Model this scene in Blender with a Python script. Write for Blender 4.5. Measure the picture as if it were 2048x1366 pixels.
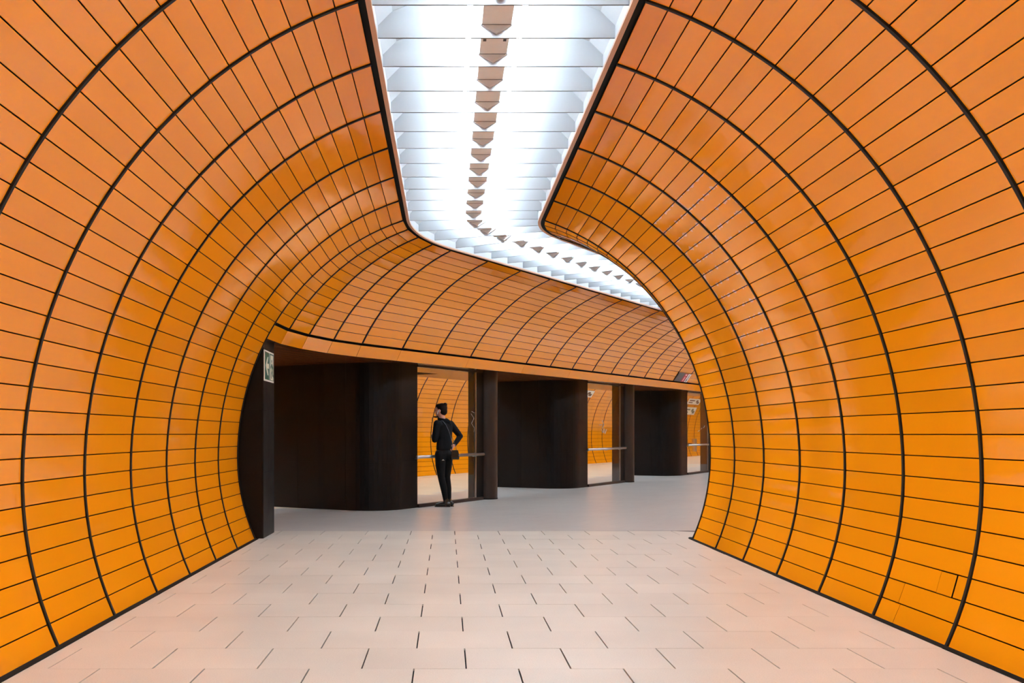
import bpy, bmesh, math, random
from mathutils import Vector, Matrix

random.seed(7)
for o in list(bpy.data.objects):
    bpy.data.objects.remove(o, do_unlink=True)
SC = bpy.context.scene
COL = SC.collection
PI = math.pi
EYE = 1.2
FPX = 1991.0                      # focal length in pixels of the 2048 px wide frame

# ------------------------------------------------------------------ camera
cd = bpy.data.cameras.new('camera')
cd.sensor_width = 36.0
cd.lens = FPX / 2048.0 * 36.0
cd.shift_x = (1024 - 893) / 2048.0
cd.shift_y = (868 - 683) / 2048.0
cd.clip_start = 0.05
cam = bpy.data.objects.new('camera', cd)
cam.location = (0, 0, EYE)
cam.rotation_euler = (PI / 2, 0, 0)
COL.objects.link(cam)
SC.camera = cam

# ------------------------------------------------------------------ world and exposure (underground: almost no ambient light)
w = bpy.data.worlds.new('world')
SC.world = w
w.use_nodes = True
w.node_tree.nodes['Background'].inputs[0].default_value = (0.9, 0.95, 1.0, 1)
w.node_tree.nodes['Background'].inputs[1].default_value = 0.01
SC.view_settings.view_transform = 'Standard'
SC.view_settings.look = 'None'
SC.view_settings.gamma = 1.0
SC.view_settings.use_curve_mapping = False
SC.view_settings.exposure = 0.32
TUBE_POWER = 112.0
try:
    SC.cycles.use_denoising = True
    SC.cycles.max_bounces = 6
    SC.cycles.diffuse_bounces = 4
    SC.cycles.glossy_bounces = 3
    SC.cycles.use_adaptive_sampling = True
    SC.cycles.adaptive_threshold = 0.03
    SC.cycles.transparent_max_bounces = 8
    SC.cycles.use_light_tree = False
    SC.cycles.sample_clamp_indirect = 8.0
except Exception:
    pass

# ------------------------------------------------------------------ materials
MATS = {}
def srgb(r, g, b):
    f = lambda c: ((c / 255 + 0.055) / 1.055) ** 2.4 if c / 255 > 0.04045 else c / 255 / 12.92
    return (f(r), f(g), f(b), 1)

def mat(name, col, rough=0.5, metal=0.0, spec=0.5, noise=0.0, nscale=20.0, vary=0.0, bump=0.0, bscale=60.0, coat=0.0, rnoise=0.0, bworld=False):
    m = bpy.data.materials.new(name)
    m.use_nodes = True
    nt = m.node_tree
    b = nt.nodes['Principled BSDF']
    b.inputs['Base Color'].default_value = col
    b.inputs['Roughness'].default_value = rough
    b.inputs['Metallic'].default_value = metal
    b.inputs['Specular IOR Level'].default_value = spec
    if coat:
        b.inputs['Coat Weight'].default_value = coat
        b.inputs['Coat Roughness'].default_value = 0.12
    tc = nt.nodes.new('ShaderNodeTexCoord')
    last = None
    if noise:
        n = nt.nodes.new('ShaderNodeTexNoise')
        n.inputs['Scale'].default_value = nscale
        n.inputs['Detail'].default_value = 5
        nt.links.new(tc.outputs['Object'], n.inputs['Vector'])
        mr = nt.nodes.new('ShaderNodeMapRange')
        mr.inputs['To Min'].default_value = 1 - noise
        mr.inputs['To Max'].default_value = 1 + noise
        nt.links.new(n.outputs['Fac'], mr.inputs['Value'])
        last = mr.outputs['Result']
        if rnoise:
            m2 = nt.nodes.new('ShaderNodeMapRange')
            m2.inputs['To Min'].default_value = rough - rnoise
            m2.inputs['To Max'].default_value = rough + rnoise
            nt.links.new(n.outputs['Fac'], m2.inputs['Value'])
            nt.links.new(m2.outputs['Result'], b.inputs['Roughness'])
    if vary:
        oi = nt.nodes.new('ShaderNodeObjectInfo')
        mr = nt.nodes.new('ShaderNodeMapRange')
        mr.inputs['To Min'].default_value = 1 - vary
        mr.inputs['To Max'].default_value = 1 + vary
        nt.links.new(oi.outputs['Random'], mr.inputs['Value'])
        if last is not None:
            mu = nt.nodes.new('ShaderNodeMath'); mu.operation = 'MULTIPLY'
            nt.links.new(last, mu.inputs[0]); nt.links.new(mr.outputs['Result'], mu.inputs[1])
            last = mu.outputs[0]
        else:
            last = mr.outputs['Result']
    if last is not None:
        h = nt.nodes.new('ShaderNodeHueSaturation')
        h.inputs['Color'].default_value = col
        nt.links.new(last, h.inputs['Value'])
        nt.links.new(h.outputs['Color'], b.inputs['Base Color'])
    if bump:
        n = nt.nodes.new('ShaderNodeTexNoise')
        n.inputs['Scale'].default_value = bscale
        n.inputs['Detail'].default_value = 3
        if bworld:
            ge = nt.nodes.new('ShaderNodeNewGeometry'); nt.links.new(ge.outputs['Position'], n.inputs['Vector'])
        else:
            nt.links.new(tc.outputs['Object'], n.inputs['Vector'])
        bp = nt.nodes.new('ShaderNodeBump')
        bp.inputs['Strength'].default_value = bump
        bp.inputs['Distance'].default_value = 0.01
        nt.links.new(n.outputs['Fac'], bp.inputs['Height'])
        nt.links.new(bp.outputs['Normal'], b.inputs['Normal'])
    MATS[name] = m
    return m

ORANGE = (0.84, 0.284, 0.004, 1)
mat('orange_enamel', ORANGE, rough=0.075, spec=0.52, vary=0.045, bump=0.32, bscale=2.2, bworld=True)
mat('orange_worn', ORANGE, rough=0.075, spec=0.52, vary=0.045, bump=0.32, bscale=2.2, bworld=True)
mat('soffit_dark_orange', (0.16, 0.045, 0.008, 1), rough=0.2, spec=0.6)  # brown-orange, darker than the wall panels
mat('orange_edge', srgb(236, 138, 40), rough=0.4)
mat('backing', (0.004, 0.004, 0.004, 1), rough=0.7, spec=0.1)
mat('rib_metal', (0.018, 0.014, 0.010, 1), rough=0.5, spec=0.12)
mat('gasket', (0.004, 0.004, 0.004, 1), rough=0.8, spec=0.1)
mat('black_steel', (0.0035, 0.003, 0.003, 1), rough=0.42, spec=0.16, noise=0.5, nscale=3.5, rnoise=0.10, bump=0.02, bscale=9)
mat('brown_steel', (0.022, 0.014, 0.011, 1), rough=0.40, spec=0.28, noise=0.45, nscale=4.5, rnoise=0.08)
mat('white_louver', (0.46, 0.485, 0.505, 1), rough=0.45)
mat('lip_beige', srgb(196, 158, 132), rough=0.5)
mat('tray_beige', (0.78, 0.80, 0.80, 1), rough=0.55, noise=0.05, nscale=30)
mat('blade_edge_shade', srgb(70, 58, 52), rough=0.6)  # painted shade for the undersides of the louvre blades
mat('dark_slot', (0.02, 0.02, 0.02, 1), rough=0.7)
mat('grout', (0.006, 0.006, 0.007, 1), rough=0.9, spec=0.1)
mat('hall_joint', (0.20, 0.19, 0.18, 1), rough=0.8)
mat('steel', (0.62, 0.62, 0.62, 1), rough=0.28, metal=1.0)
mat('sign_white', srgb(240, 242, 234), rough=0.4)
mat('sign_cream', srgb(236, 236, 218), rough=0.4)
mat('sign_green', srgb(34, 92, 70), rough=0.35)
mat('sign_dark', srgb(84, 80, 76), rough=0.45)
mat('sign_red', srgb(200, 40, 52), rough=0.4)
mat('ink', srgb(20, 22, 22), rough=0.5)
mat('dirt', (0.010, 0.009, 0.008, 1), rough=0.9, spec=0.1)
mat('scratch', (0.62, 0.58, 0.52, 1), rough=0.6)
mat('skin', srgb(208, 150, 126), rough=0.5)
mat('hair', srgb(22, 13, 10), rough=0.6, spec=0.1, bump=0.25, bscale=90)
mat('jacket_black', (0.004, 0.004, 0.005, 1), rough=0.8, spec=0.15, noise=0.3, nscale=60, bump=0.1, bscale=40)
mat('legging_black', (0.003, 0.003, 0.0035, 1), rough=0.7, spec=0.15)
mat('shoe_black', (0.008, 0.008, 0.008, 1), rough=0.3)
mat('bag_black', (0.006, 0.006, 0.006, 1), rough=0.35)
mat('strap_grey', (0.06, 0.06, 0.075, 1), rough=0.4)
mat('pod_white', (0.9, 0.9, 0.9, 1), rough=0.3)

def floor_material(name, col, rough):
    m = mat(name, col, rough=rough, spec=0.95)
    nt = m.node_tree; b = nt.nodes['Principled BSDF']
    g = nt.nodes.new('ShaderNodeNewGeometry')
    n1 = nt.nodes.new('ShaderNodeTexNoise'); n1.inputs['Scale'].default_value = 140; n1.inputs['Detail'].default_value = 2
    n2 = nt.nodes.new('ShaderNodeTexNoise'); n2.inputs['Scale'].default_value = 1.1; n2.inputs['Detail'].default_value = 5
    for n in (n1, n2):
        nt.links.new(g.outputs['Position'], n.inputs['Vector'])
    oi = nt.nodes.new('ShaderNodeObjectInfo')
    def mr(sock, a, c, lo=0.0, hi=1.0):
        k = nt.nodes.new('ShaderNodeMapRange')
        k.inputs['From Min'].default_value = lo; k.inputs['From Max'].default_value = hi
        k.inputs['To Min'].default_value = a; k.inputs['To Max'].default_value = c
        nt.links.new(sock, k.inputs['Value']); return k.outputs['Result']
    def mul(a, c):
        k = nt.nodes.new('ShaderNodeMath'); k.operation = 'MULTIPLY'
        nt.links.new(a, k.inputs[0]); nt.links.new(c, k.inputs[1]); return k.outputs[0]
    v = mul(mul(mr(n1.outputs['Fac'], 0.9, 1.06, 0.25, 0.6), mr(n2.outputs['Fac'], 0.93, 1.07, 0.3, 0.7)), mr(oi.outputs['Random'], 0.965, 1.035))
    h = nt.nodes.new('ShaderNodeHueSaturation'); h.inputs['Color'].default_value = col
    nt.links.new(v, h.inputs['Value']); nt.links.new(h.outputs['Color'], b.inputs['Base Color'])
    return m
floor_material('floor_tile', (0.66, 0.645, 0.57, 1), 0.29)
floor_material('floor_hall', (0.46, 0.455, 0.43, 1), 0.29)  # same stone as floor_tile; the hall's weaker light is put into this colour
floor_material('floor_platform', (0.74, 0.60, 0.43, 1), 0.4)

def worn_nodes():
    m = MATS['orange_worn']; nt = m.node_tree; b = nt.nodes['Principled BSDF']
    tc = nt.nodes.new('ShaderNodeTexCoord'); sp = nt.nodes.new('ShaderNodeSeparateXYZ')
    nt.links.new(tc.outputs['Object'], sp.inputs[0])
    def math_(op, a, c):
        k = nt.nodes.new('ShaderNodeMath'); k.operation = op
        for i, v in enumerate((a, c)):
            if v is None: continue
            if isinstance(v, (int, float)): k.inputs[i].default_value = v
            else: nt.links.new(v, k.inputs[i])
        return k.outputs[0]
    ey = math_('SUBTRACT', 0.0685, math_('ABSOLUTE', sp.outputs['Y'], None))       # distance from the long edges
    ex = math_('SUBTRACT', 0.467, math_('ABSOLUTE', sp.outputs['X'], None))
    mp = nt.nodes.new('ShaderNodeMapping'); mp.inputs['Scale'].default_value = (9, 60, 1)
    g = nt.nodes.new('ShaderNodeNewGeometry')
    mp2 = nt.nodes.new('ShaderNodeMapping'); mp2.inputs['Scale'].default_value = (14, 14, 14)
    nt.links.new(g.outputs['Position'], mp2.inputs['Vector'])
    n = nt.nodes.new('ShaderNodeTexNoise'); n.inputs['Scale'].default_value = 1.0; n.inputs['Detail'].default_value = 6
    nt.links.new(mp2.outputs['Vector'], n.inputs['Vector'])
    e = math_('MINIMUM', ey, math_('MULTIPLY', ex, 0.5))
    thr = math_('MULTIPLY', math_('SUBTRACT', n.outputs['Fac'], 0.44), 0.105)
    mask = math_('LESS_THAN', e, thr)
    old = b.inputs['Base Color'].links[0].from_socket
    mx = nt.nodes.new('ShaderNodeMix'); mx.data_type = 'RGBA'
    nt.links.new(mask, mx.inputs['Factor']); nt.links.new(old, mx.inputs['A'])
    mx.inputs['B'].default_value = srgb(226, 178, 150)
    nt.links.new(mx.outputs['Result'], b.inputs['Base Color'])
worn_nodes()

def glow(name, col, strength):
    m = bpy.data.materials.new(name); m.use_nodes = True
    nt = m.node_tree; nt.nodes.clear()
    e = nt.nodes.new('ShaderNodeEmission'); e.inputs[0].default_value = col; e.inputs[1].default_value = strength
    o = nt.nodes.new('ShaderNodeOutputMaterial'); nt.links.new(e.outputs[0], o.inputs[0])
    MATS[name] = m
glow('tube_glow', (0.84, 1.0, 1.13, 1), TUBE_POWER)
glow('tube_glow_aged', (0.83, 1.0, 1.15, 1), TUBE_POWER * 0.9)        # the lamps round the bend are dimmer

def glass_mat():
    m = bpy.data.materials.new('clear_glass'); m.use_nodes = True
    nt = m.node_tree; nt.nodes.clear()
    t = nt.nodes.new('ShaderNodeBsdfTransparent'); t.inputs[0].default_value = (0.93, 0.95, 0.93, 1)
    g = nt.nodes.new('ShaderNodeBsdfGlossy'); g.inputs['Roughness'].default_value = 0.02
    lw = nt.nodes.new('ShaderNodeLayerWeight'); lw.inputs[0].default_value = 0.5
    pw = nt.nodes.new('ShaderNodeMath'); pw.operation = 'POWER'; pw.inputs[1].default_value = 4.0
    nt.links.new(lw.outputs['Facing'], pw.inputs[0])
    f = nt.nodes.new('ShaderNodeMath'); f.operation = 'MULTIPLY_ADD'; f.inputs[1].default_value = 0.5; f.inputs[2].default_value = 0.025
    nt.links.new(pw.outputs[0], f.inputs[0])
    mx = nt.nodes.new('ShaderNodeMixShader'); o = nt.nodes.new('ShaderNodeOutputMaterial')
    nt.links.new(f.outputs[0], mx.inputs[0]); nt.links.new(t.outputs[0], mx.inputs[1]); nt.links.new(g.outputs[0], mx.inputs[2])
    nt.links.new(mx.outputs[0], o.inputs[0]); MATS['clear_glass'] = m
glass_mat()

# ------------------------------------------------------------------ object helpers
def tag(o, label=None, cat=None, group=None, kind=None):
    if label: o['label'] = label
    if cat: o['category'] = cat
    if group: o['group'] = group
    if kind: o['kind'] = kind
    return o

def mesh(name, verts, faces, material, smooth=False):
    me = bpy.data.meshes.new(name)
    me.from_pydata([tuple(v) for v in verts], [], faces)
    me.materials.append(MATS[material])
    if smooth:
        me.shade_smooth()
    me.update()
    return me

def obj(name, me, parent=None, mw=None, kind=None):
    o = bpy.data.objects.new(name, me)
    COL.objects.link(o)
    if parent is not None:
        o.parent = parent
    if mw is not None:
        o.matrix_local = mw
    if kind: o['kind'] = kind
    return o

def empty(name, loc):
    o = bpy.data.objects.new(name, None)
    COL.objects.link(o)
    o.location = loc
    o.empty_display_size = 0.1
    return o

class MB:
    """collects shapes; build() links them as one mesh object"""
    def __init__(self): self.v = []; self.f = []
    def add(self, vs, fs):
        n = len(self.v); self.v += [tuple(p) for p in vs]; self.f += [tuple(i + n for i in f) for f in fs]; return self
    def hexa(self, p):            # 8 points: bottom ring 0-3, top ring 4-7
        return self.add(p, [(3, 2, 1, 0), (4, 5, 6, 7), (0, 1, 5, 4), (1, 2, 6, 5), (2, 3, 7, 6), (3, 0, 4, 7)])
    def box(self, x0, x1, y0, y1, z0, z1):
        return self.hexa([(x0, y0, z0), (x1, y0, z0), (x1, y1, z0), (x0, y1, z0), (x0, y0, z1), (x1, y0, z1), (x1, y1, z1), (x0, y1, z1)])
    def prism(self, poly, fn, a, b):   # extrude a 2D polygon between parameters a and b with fn(u, v, t)
        n = len(poly)
        vs = [fn(u, v, a) for u, v in poly] + [fn(u, v, b) for u, v in poly]
        fs = [tuple(range(n - 1, -1, -1)), tuple(range(n, 2 * n))] + [(i, (i + 1) % n, n + (i + 1) % n, n + i) for i in range(n)]
        return self.add(vs, fs)
    def tube(self, pts, r, seg=8, caps=True):
        pts = [Vector(p) for p in pts]; rs = r if isinstance(r, (list, tuple)) else [r] * len(pts)
        vs = []; fs = []
        up = None
        for i, p in enumerate(pts):
            t = (pts[min(i + 1, len(pts) - 1)] - pts[max(i - 1, 0)]).normalized()
            if up is None:
                up = Vector((0, 0, 1)) if abs(t.z) < 0.9 else Vector((1, 0, 0))
            a = t.cross(up).normalized(); b = a.cross(t).normalized(); up = b
            for k in range(seg):
                an = 2 * PI * k / seg
                vs.append(p + a * (rs[i] * math.cos(an)) + b * (rs[i] * math.sin(an)))
        for i in range(len(pts) - 1):
            for k in range(seg):
                fs.append((i * seg + k, i * seg + (k + 1) % seg, (i + 1) * seg + (k + 1) % seg, (i + 1) * seg + k))
        if caps:
            fs.append(tuple(range(seg - 1, -1, -1))); fs.append(tuple((len(pts) - 1) * seg + k for k in range(seg)))
        return self.add(vs, fs)
    def ell(self, c, r, nu=14, nv=9, rot=None):
        vs = []; fs = []
        c = Vector(c)
        for j in range(nv + 1):
            th = PI * j / nv
            for i in range(nu):
                ph = 2 * PI * i / nu
                p = Vector((r[0] * math.sin(th) * math.cos(ph), r[1] * math.sin(th) * math.sin(ph), r[2] * math.cos(th)))
                if rot is not None: p = rot @ p
                vs.append(c + p)
        for j in range(nv):
            for i in range(nu):
                a = j * nu + i; b = j * nu + (i + 1) % nu
                fs.append((a, a + nu, b + nu, b))
        return self.add(vs, fs)
    def build(self, name, material, parent=None, smooth=False, base=None, kind=None):
        v = self.v
        if base is not None:
            v = [(p[0] - base[0], p[1] - base[1], p[2] - base[2]) for p in v]
        return obj(name, mesh(name, v, self.f, material, smooth), parent, kind=kind)

# ------------------------------------------------------------------ the path of the tunnel: straight, bend to the right, straight
AX = 0.313                        # tunnel axis, x
Y0 = 11.388                       # where the bend begins
R = 2.78                          # radius of the axis in the bend
TH = math.radians(32.0)
LP = 0.963                        # panel length
LPH = 1.002                       # panel length in the hall
KS = 0.0047                       # the hall beyond the bend rises slightly
CX = AX + R
ARC = R * TH
def frame(d):
    """axis point, heading, floor rise at path distance d (0 where the bend begins)"""
    if d <= 0: return (AX, Y0 + d, 0.0, 0.0)
    if d < ARC:
        ph = d / R
        return (CX - R * math.cos(ph), Y0 + R * math.sin(ph), ph, 0.0)
    s = d - ARC
    return (CX - R * math.cos(TH) + s * math.sin(TH), Y0 + R * math.sin(TH) + s * math.cos(TH), TH, KS * s)
def P(d, off, z):
    x, y, ph, dz = frame(d)
    return Vector((x + off * math.cos(ph), y - off * math.sin(ph), z + dz))
def H(s, off, z):                 # hall coordinates: distance past the bend, offset from axis
    x, y, ph, dz = frame(ARC)
    return Vector((x + s * math.sin(TH) + off * math.cos(TH), y + s * math.cos(TH) - off * math.sin(TH), z + KS * s))
PLAT = -6.2                       # axis of the parallel platform tunnel
SMAX = 24.0

# ------------------------------------------------------------------ cross-section (half), bottom to top
A_, BU, BL, ZC = 2.707, 2.84, 2.47, 0.934
def half(z):
    b = BU if z > ZC else BL
    return A_ * math.sqrt(max(0, 1 - ((z - ZC) / b) ** 2))
Z_TOP = ZC + BU * math.sqrt(1 - (0.812 / A_) ** 2)
def section():
    pts = []
    n = 4000
    a0 = -math.asin(ZC / BL); a1 = math.acos(0.812 / A_)
    for i in range(n + 1):
        a = a0 + (a1 - a0) * i / n
        b = BU if a > 0 else BL
        pts.append((A_ * math.cos(a), ZC + b * math.sin(a)))
    ln = [0]
    for p, q in zip(pts, pts[1:]): ln.append(ln[-1] + math.dist(p, q))
    return pts, ln
SEC, SLEN = section()
NP = round(SLEN[-1] / 0.1372)
CH = SLEN[-1] / NP
def sec_at(l):
    l = max(0.0, min(SLEN[-1], l))
    lo, hi = 0, len(SLEN) - 1
    while hi - lo > 1:
        m = (lo + hi) // 2
        if SLEN[m] <= l: lo = m
        else: hi = m
    t = (l - SLEN[lo]) / max(1e-9, SLEN[hi] - SLEN[lo])
    return (SEC[lo][0] + t * (SEC[hi][0] - SEC[lo][0]), SEC[lo][1] + t * (SEC[hi][1] - SEC[lo][1]))
SP = [sec_at(i * CH) for i in range(NP + 1)]
JL = min(range(NP + 1), key=lambda i: abs(SP[i][1] - 2.42))       # panel joint at the top of the lintel band
L_FB = (JL - 1.55) * CH                                           # arc length of the bottom of the lintel band
OFF_FB, Z_FB = sec_at(L_FB)
print('NP', NP, 'CH', CH, 'JL', JL, SP[JL], 'fascia', OFF_FB, Z_FB)

GAP_J = 0.006                     # joint between panels
RIBW = 0.030                      # slot for the rib between rings of panels

def panel_mesh(corners, thick=0.012, ch=0.0025, material='orange_enamel', name='panel'):
    """a bevelled sheet: corners are 4 points counter-clockwise seen from the front"""
    c = [Vector(p) for p in corners]
    m = sum(c, Vector()) / 4
    n = (c[2] - c[0]).cross(c[3] - c[1]).normalized()
    inner = []
    for i, p in enumerate(c):
        e1 = (c[(i + 1) % 4] - p); e2 = (c[i - 1] - p)
        k = min(ch, 0.25 * e1.length, 0.25 * e2.length)
        inner.append(p + e1.normalized() * k + e2.normalized() * k)
    vs = inner + [p - n * ch for p in c] + [p - n * thick for p in c]
    fs = [(0, 1, 2, 3)] + [(4 + i, 4 + (i + 1) % 4, (i + 1) % 4, i) for i in range(4)] + [(8 + i, 8 + (i + 1) % 4, 4 + (i + 1) % 4, 4 + i) for i in range(4)]
    return vs, fs, m
_w, _h = (LP - RIBW) / 2, (CH - GAP_J) / 2
_v, _f, _ = panel_mesh([(-_w, -_h, 0), (_w, -_h, 0), (_w, _h, 0), (-_w, _h, 0)])
def sheet(name, v, f, material):
    me = mesh(name, v, f, material)
    me.materials.append(MATS['gasket'])
    for i in range(5, 9): me.polygons[i].material_index = 1       # the cut sides of a sheet carry a black gasket
    return me
PANEL = sheet('panel', _v, _f, 'orange_enamel')
PANEL_W = sheet('panel', _v, _f, 'orange_worn')
_w = (LPH - RIBW) / 2
_v, _f, _ = panel_mesh([(-_w, -_h, 0), (_w, -_h, 0), (_w, _h, 0), (-_w, _h, 0)])
PANEL_H = sheet('panel', _v, _f, 'orange_enamel')

def panel_matrix(d0, side, i, axis_off=0.0, hall=False, jitter=0.0):
    """matrix of the straight panel row i between path distances d0 and d0+LP"""
    fn = H if hall else P
    (o0, z0), (o1, z1) = SP[i], SP[i + 1]
    a = fn(d0, axis_off + side * o0, z0); b = fn(d0, axis_off + side * o1, z1)
    a2 = fn(d0 + (LPH if hall else LP), axis_off + side * o0, z0)
    t = (a2 - a); t.z = 0; t.normalize()
    x = t if side < 0 else -t
    y = (b - a).normalized()
    z = x.cross(y)
    c = (a + b) / 2 + (a2 - a) / 2
    mtx = Matrix((x, y, z)).transposed().to_4x4()
    mtx.translation = c
    if jitter:
        mtx = mtx @ Matrix.Rotation(random.gauss(0, jitter), 4, 'X') @ Matrix.Rotation(random.gauss(0, jitter * 0.25), 4, 'Y')
    return mtx

def rib_mesh(side, i0, i1, width, proud=0.010, depth=0.018):
    """rib in local ring coordinates: x offset from axis, y along path, z up"""
    mb = MB()
    l0, l1 = i0 * CH, i1 * CH
    n = max(3, int((l1 - l0) / 0.06))
    vs = []
    for k in range(n + 1):
        l = l0 + (l1 - l0) * k / n
        o, z = sec_at(l); o2, z2 = sec_at(l + 0.01); o1, z1 = sec_at(l - 0.01)
        tx, tz = o2 - o1, z2 - z1; ln = math.hypot(tx, tz); nx, nz = -tz / ln, tx / ln      # inward
        if nx > 0 and o > 0 and z < ZC: pass
        for (pr, wy) in ((proud, -width / 2), (proud, width / 2), (-depth, width / 2), (-depth, -width / 2)):
            vs.append((side * (o + nx * pr), wy, z + nz * pr))
    fs = []
    for k in range(n):
        for q in range(4):
            a = k * 4 + q; b = k * 4 + (q + 1) % 4
            f = (a, b, b + 4, a + 4)
            fs.append(f if side > 0 else f[::-1])
    fs.append((0, 1, 2, 3) if side < 0 else (3, 2, 1, 0))
    e = n * 4
    fs.append((e, e + 1, e + 2, e + 3) if side > 0 else (e + 3, e + 2, e + 1, e))
    mb.add(vs, fs)
    return mesh('rib', mb.v, mb.f, 'rib_metal')

def ring_matrix(d, axis_off=0.0, hall=False):
    x, y, ph, dz = frame(d)
    if hall:
        p = H(d, axis_off, 0); x, y, dz = p.x, p.y, p.z; ph = TH
    return Matrix.Translation((x, y, dz)) @ Matrix.Rotation(-ph, 4, 'Z')

def sweep(profile, ds, fn=P, close=False):
    """profile: list of (off, z); ds: path distances"""
    vs = []; fs = []; n = len(profile)
    for d in ds:
        for o, z in profile: vs.append(fn(d, o, z))
    m = n if close else n - 1
    for k in range(len(ds) - 1):
        for q in range(m):
            a = k * n + q; b = k * n + (q + 1) % n
            fs.append((a, b, b + n, a + n))
    if close:
        fs.append(tuple(range(n - 1, -1, -1))); fs.append(tuple((len(ds) - 1) * n + q for q in range(n)))
    return vs, fs

def shell(side, i0, i1, axis_off=0.0, back=0.02, thick=0.08):
    """closed profile of the dark substrate behind the panels"""
    inn, out = [], []
    for i in range(i0, i1 + 1):
        o, z = SP[i]
        o2, z2 = sec_at(i * CH + 0.01); o1, z1 = sec_at(i * CH - 0.01)
        tx, tz = o2 - o1, z2 - z1; ln = math.hypot(tx, tz); nx, nz = -tz / ln, tx / ln
        inn.append((axis_off + side * (o - nx * back), z - nz * back))
        out.append((axis_off + side * (o - nx * (back + thick)), z - nz * (back + thick)))
    return inn + out[::-1]

def bend_ds(n): return [ARC * k / n for k in range(n + 1)]

# ------------------------------------------------------------------ straight tunnel walls
NT = 15                                                # rings back from the bend (the last lie behind the camera)
def tunnel_wall(name, side, label):
    vs, fs = sweep(shell(side, 0, NP), [-NT * LP, 0.0], close=True)
    wall = tag(obj(name, mesh(name, vs, fs, 'backing')), label, 'wall', kind='structure')
    rest = MB()
    special = {}
    if side > 0:                                       # the cut panels and the access hatch near the floor
        special = {(6, 0): [(-5.778, -5.088), (-5.088, -4.815)], (6, 1): [(-5.778, -5.058), (-5.058, -4.815)],
                   (6, 2): [(-5.778, -5.645), (-5.645, -5.455), (-5.455, -4.815)]}
    for j in range(1, NT + 1):
        d0 = -j * LP
        for i in range(NP):
            if (j, i) in special:
                for q, (a, b) in enumerate(special[(j, i)]):
                    ga = RIBW / 2 if q == 0 else 0.003
                    gb = RIBW / 2 if q == len(special[(j, i)]) - 1 else 0.003
                    (o0, z0), (o1, z1) = SP[i], SP[i + 1]
                    e = GAP_J / 2 / CH
                    lo = (o0 + (o1 - o0) * e, z0 + (z1 - z0) * e); hi = (o1 + (o0 - o1) * e, z1 + (z0 - z1) * e)
                    is_h = len(special[(j, i)]) == 3 and q == 1
                    pr = -0.004 if is_h else 0.0
                    if is_h: ga = gb = 0.008
                    cs = [P(b - gb, lo[0] + pr, lo[1]), P(a + ga, lo[0] + pr, lo[1]), P(a + ga, hi[0] + pr, hi[1]), P(b - gb, hi[0] + pr, hi[1])]
                    pv, pf, m = panel_mesh(cs)
                    nm = 'access_hatch' if is_h else 'panel'
                    o = obj(nm, sheet(nm, [v - m for v in pv], pf, 'orange_enamel'), wall, Matrix.Translation(m))
                continue
            if j <= 8:
                zc = (SP[i][1] + SP[i + 1][1]) / 2
                worn = side > 0 and ((j == 3 and 2.0 < zc < 3.22) or (j == 4 and 2.85 < zc < 3.22))
                obj('panel', PANEL_W if worn else PANEL, wall, panel_matrix(d0, side, i, jitter=0.0022))
            else:
                mtx = panel_matrix(d0, side, i)
                rest.add([mtx @ v.co for v in PANEL.vertices], [tuple(p.vertices) for p in PANEL.polygons])
    rest.build('panels_behind_viewer', 'orange_enamel', wall, kind='stuff')
    rm = rib_mesh(side, 0, NP, 0.024)
    for j in range(0, NT + 1):
        obj('rib', rm, wall, ring_matrix(-j * LP))
    return wall
wall_left = tunnel_wall('wall_left', -1, 'curved left tunnel wall clad in orange enamel panels')
wall_right = tunnel_wall('wall_right', 1, 'curved right tunnel wall clad in orange enamel panels')

# ------------------------------------------------------------------ bend: outer wall above the lintel, inner wall down to the floor
def bend_wall(name, side, i0, i1, label, nseg, ribw, slot):
    vs, fs = sweep(shell(side, i0, i1), bend_ds(16), close=True)
    wall = tag(obj(name, mesh(name, vs, fs, 'backing')), label, 'wall', kind='structure')
    ds = bend_ds(nseg)
    for a, b in zip(ds, ds[1:]):
        for i in range(i0, i1):
            e = GAP_J / 2 / CH
            (o0, z0), (o1, z1) = SP[i], SP[i + 1]
            lo = (o0 + (o1 - o0) * e, z0 + (z1 - z0) * e); hi = (o1 + (o0 - o1) * e, z1 + (z0 - z1) * e)
            def pts(o, z):
                p, q = P(a, side * o, z), P(b, side * o, z)
                g = min(slot / 2, 0.22 * (q - p).length)
                u = (q - p).normalized()
                return p + u * g, q - u * g
            pl, ql = pts(*lo); ph, qh = pts(*hi)
            cs = [pl, ql, qh, ph] if side < 0 else [ql, pl, ph, qh]
            pv, pf, m = panel_mesh(cs, ch=0.002)
            obj('panel', sheet('panel', [v - m for v in pv], pf, 'orange_enamel'), wall, Matrix.Translation(m))
    rm = rib_mesh(side, i0, i1, ribw, proud=0.010 if side < 0 else 0.004)
    for d in ds[1:]:
        obj('rib', rm, wall, ring_matrix(d))
    return wall
wall_bend = bend_wall('wall_bend', -1, JL, NP, 'orange panelled wall curving round the outside of the bend above the lintel', 4, 0.024, RIBW)
wall_inner = bend_wall('wall_inner', 1, 0, NP, 'tight orange inner corner of the bend at the end of the right wall', 4, 0.009, 0.012)

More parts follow.
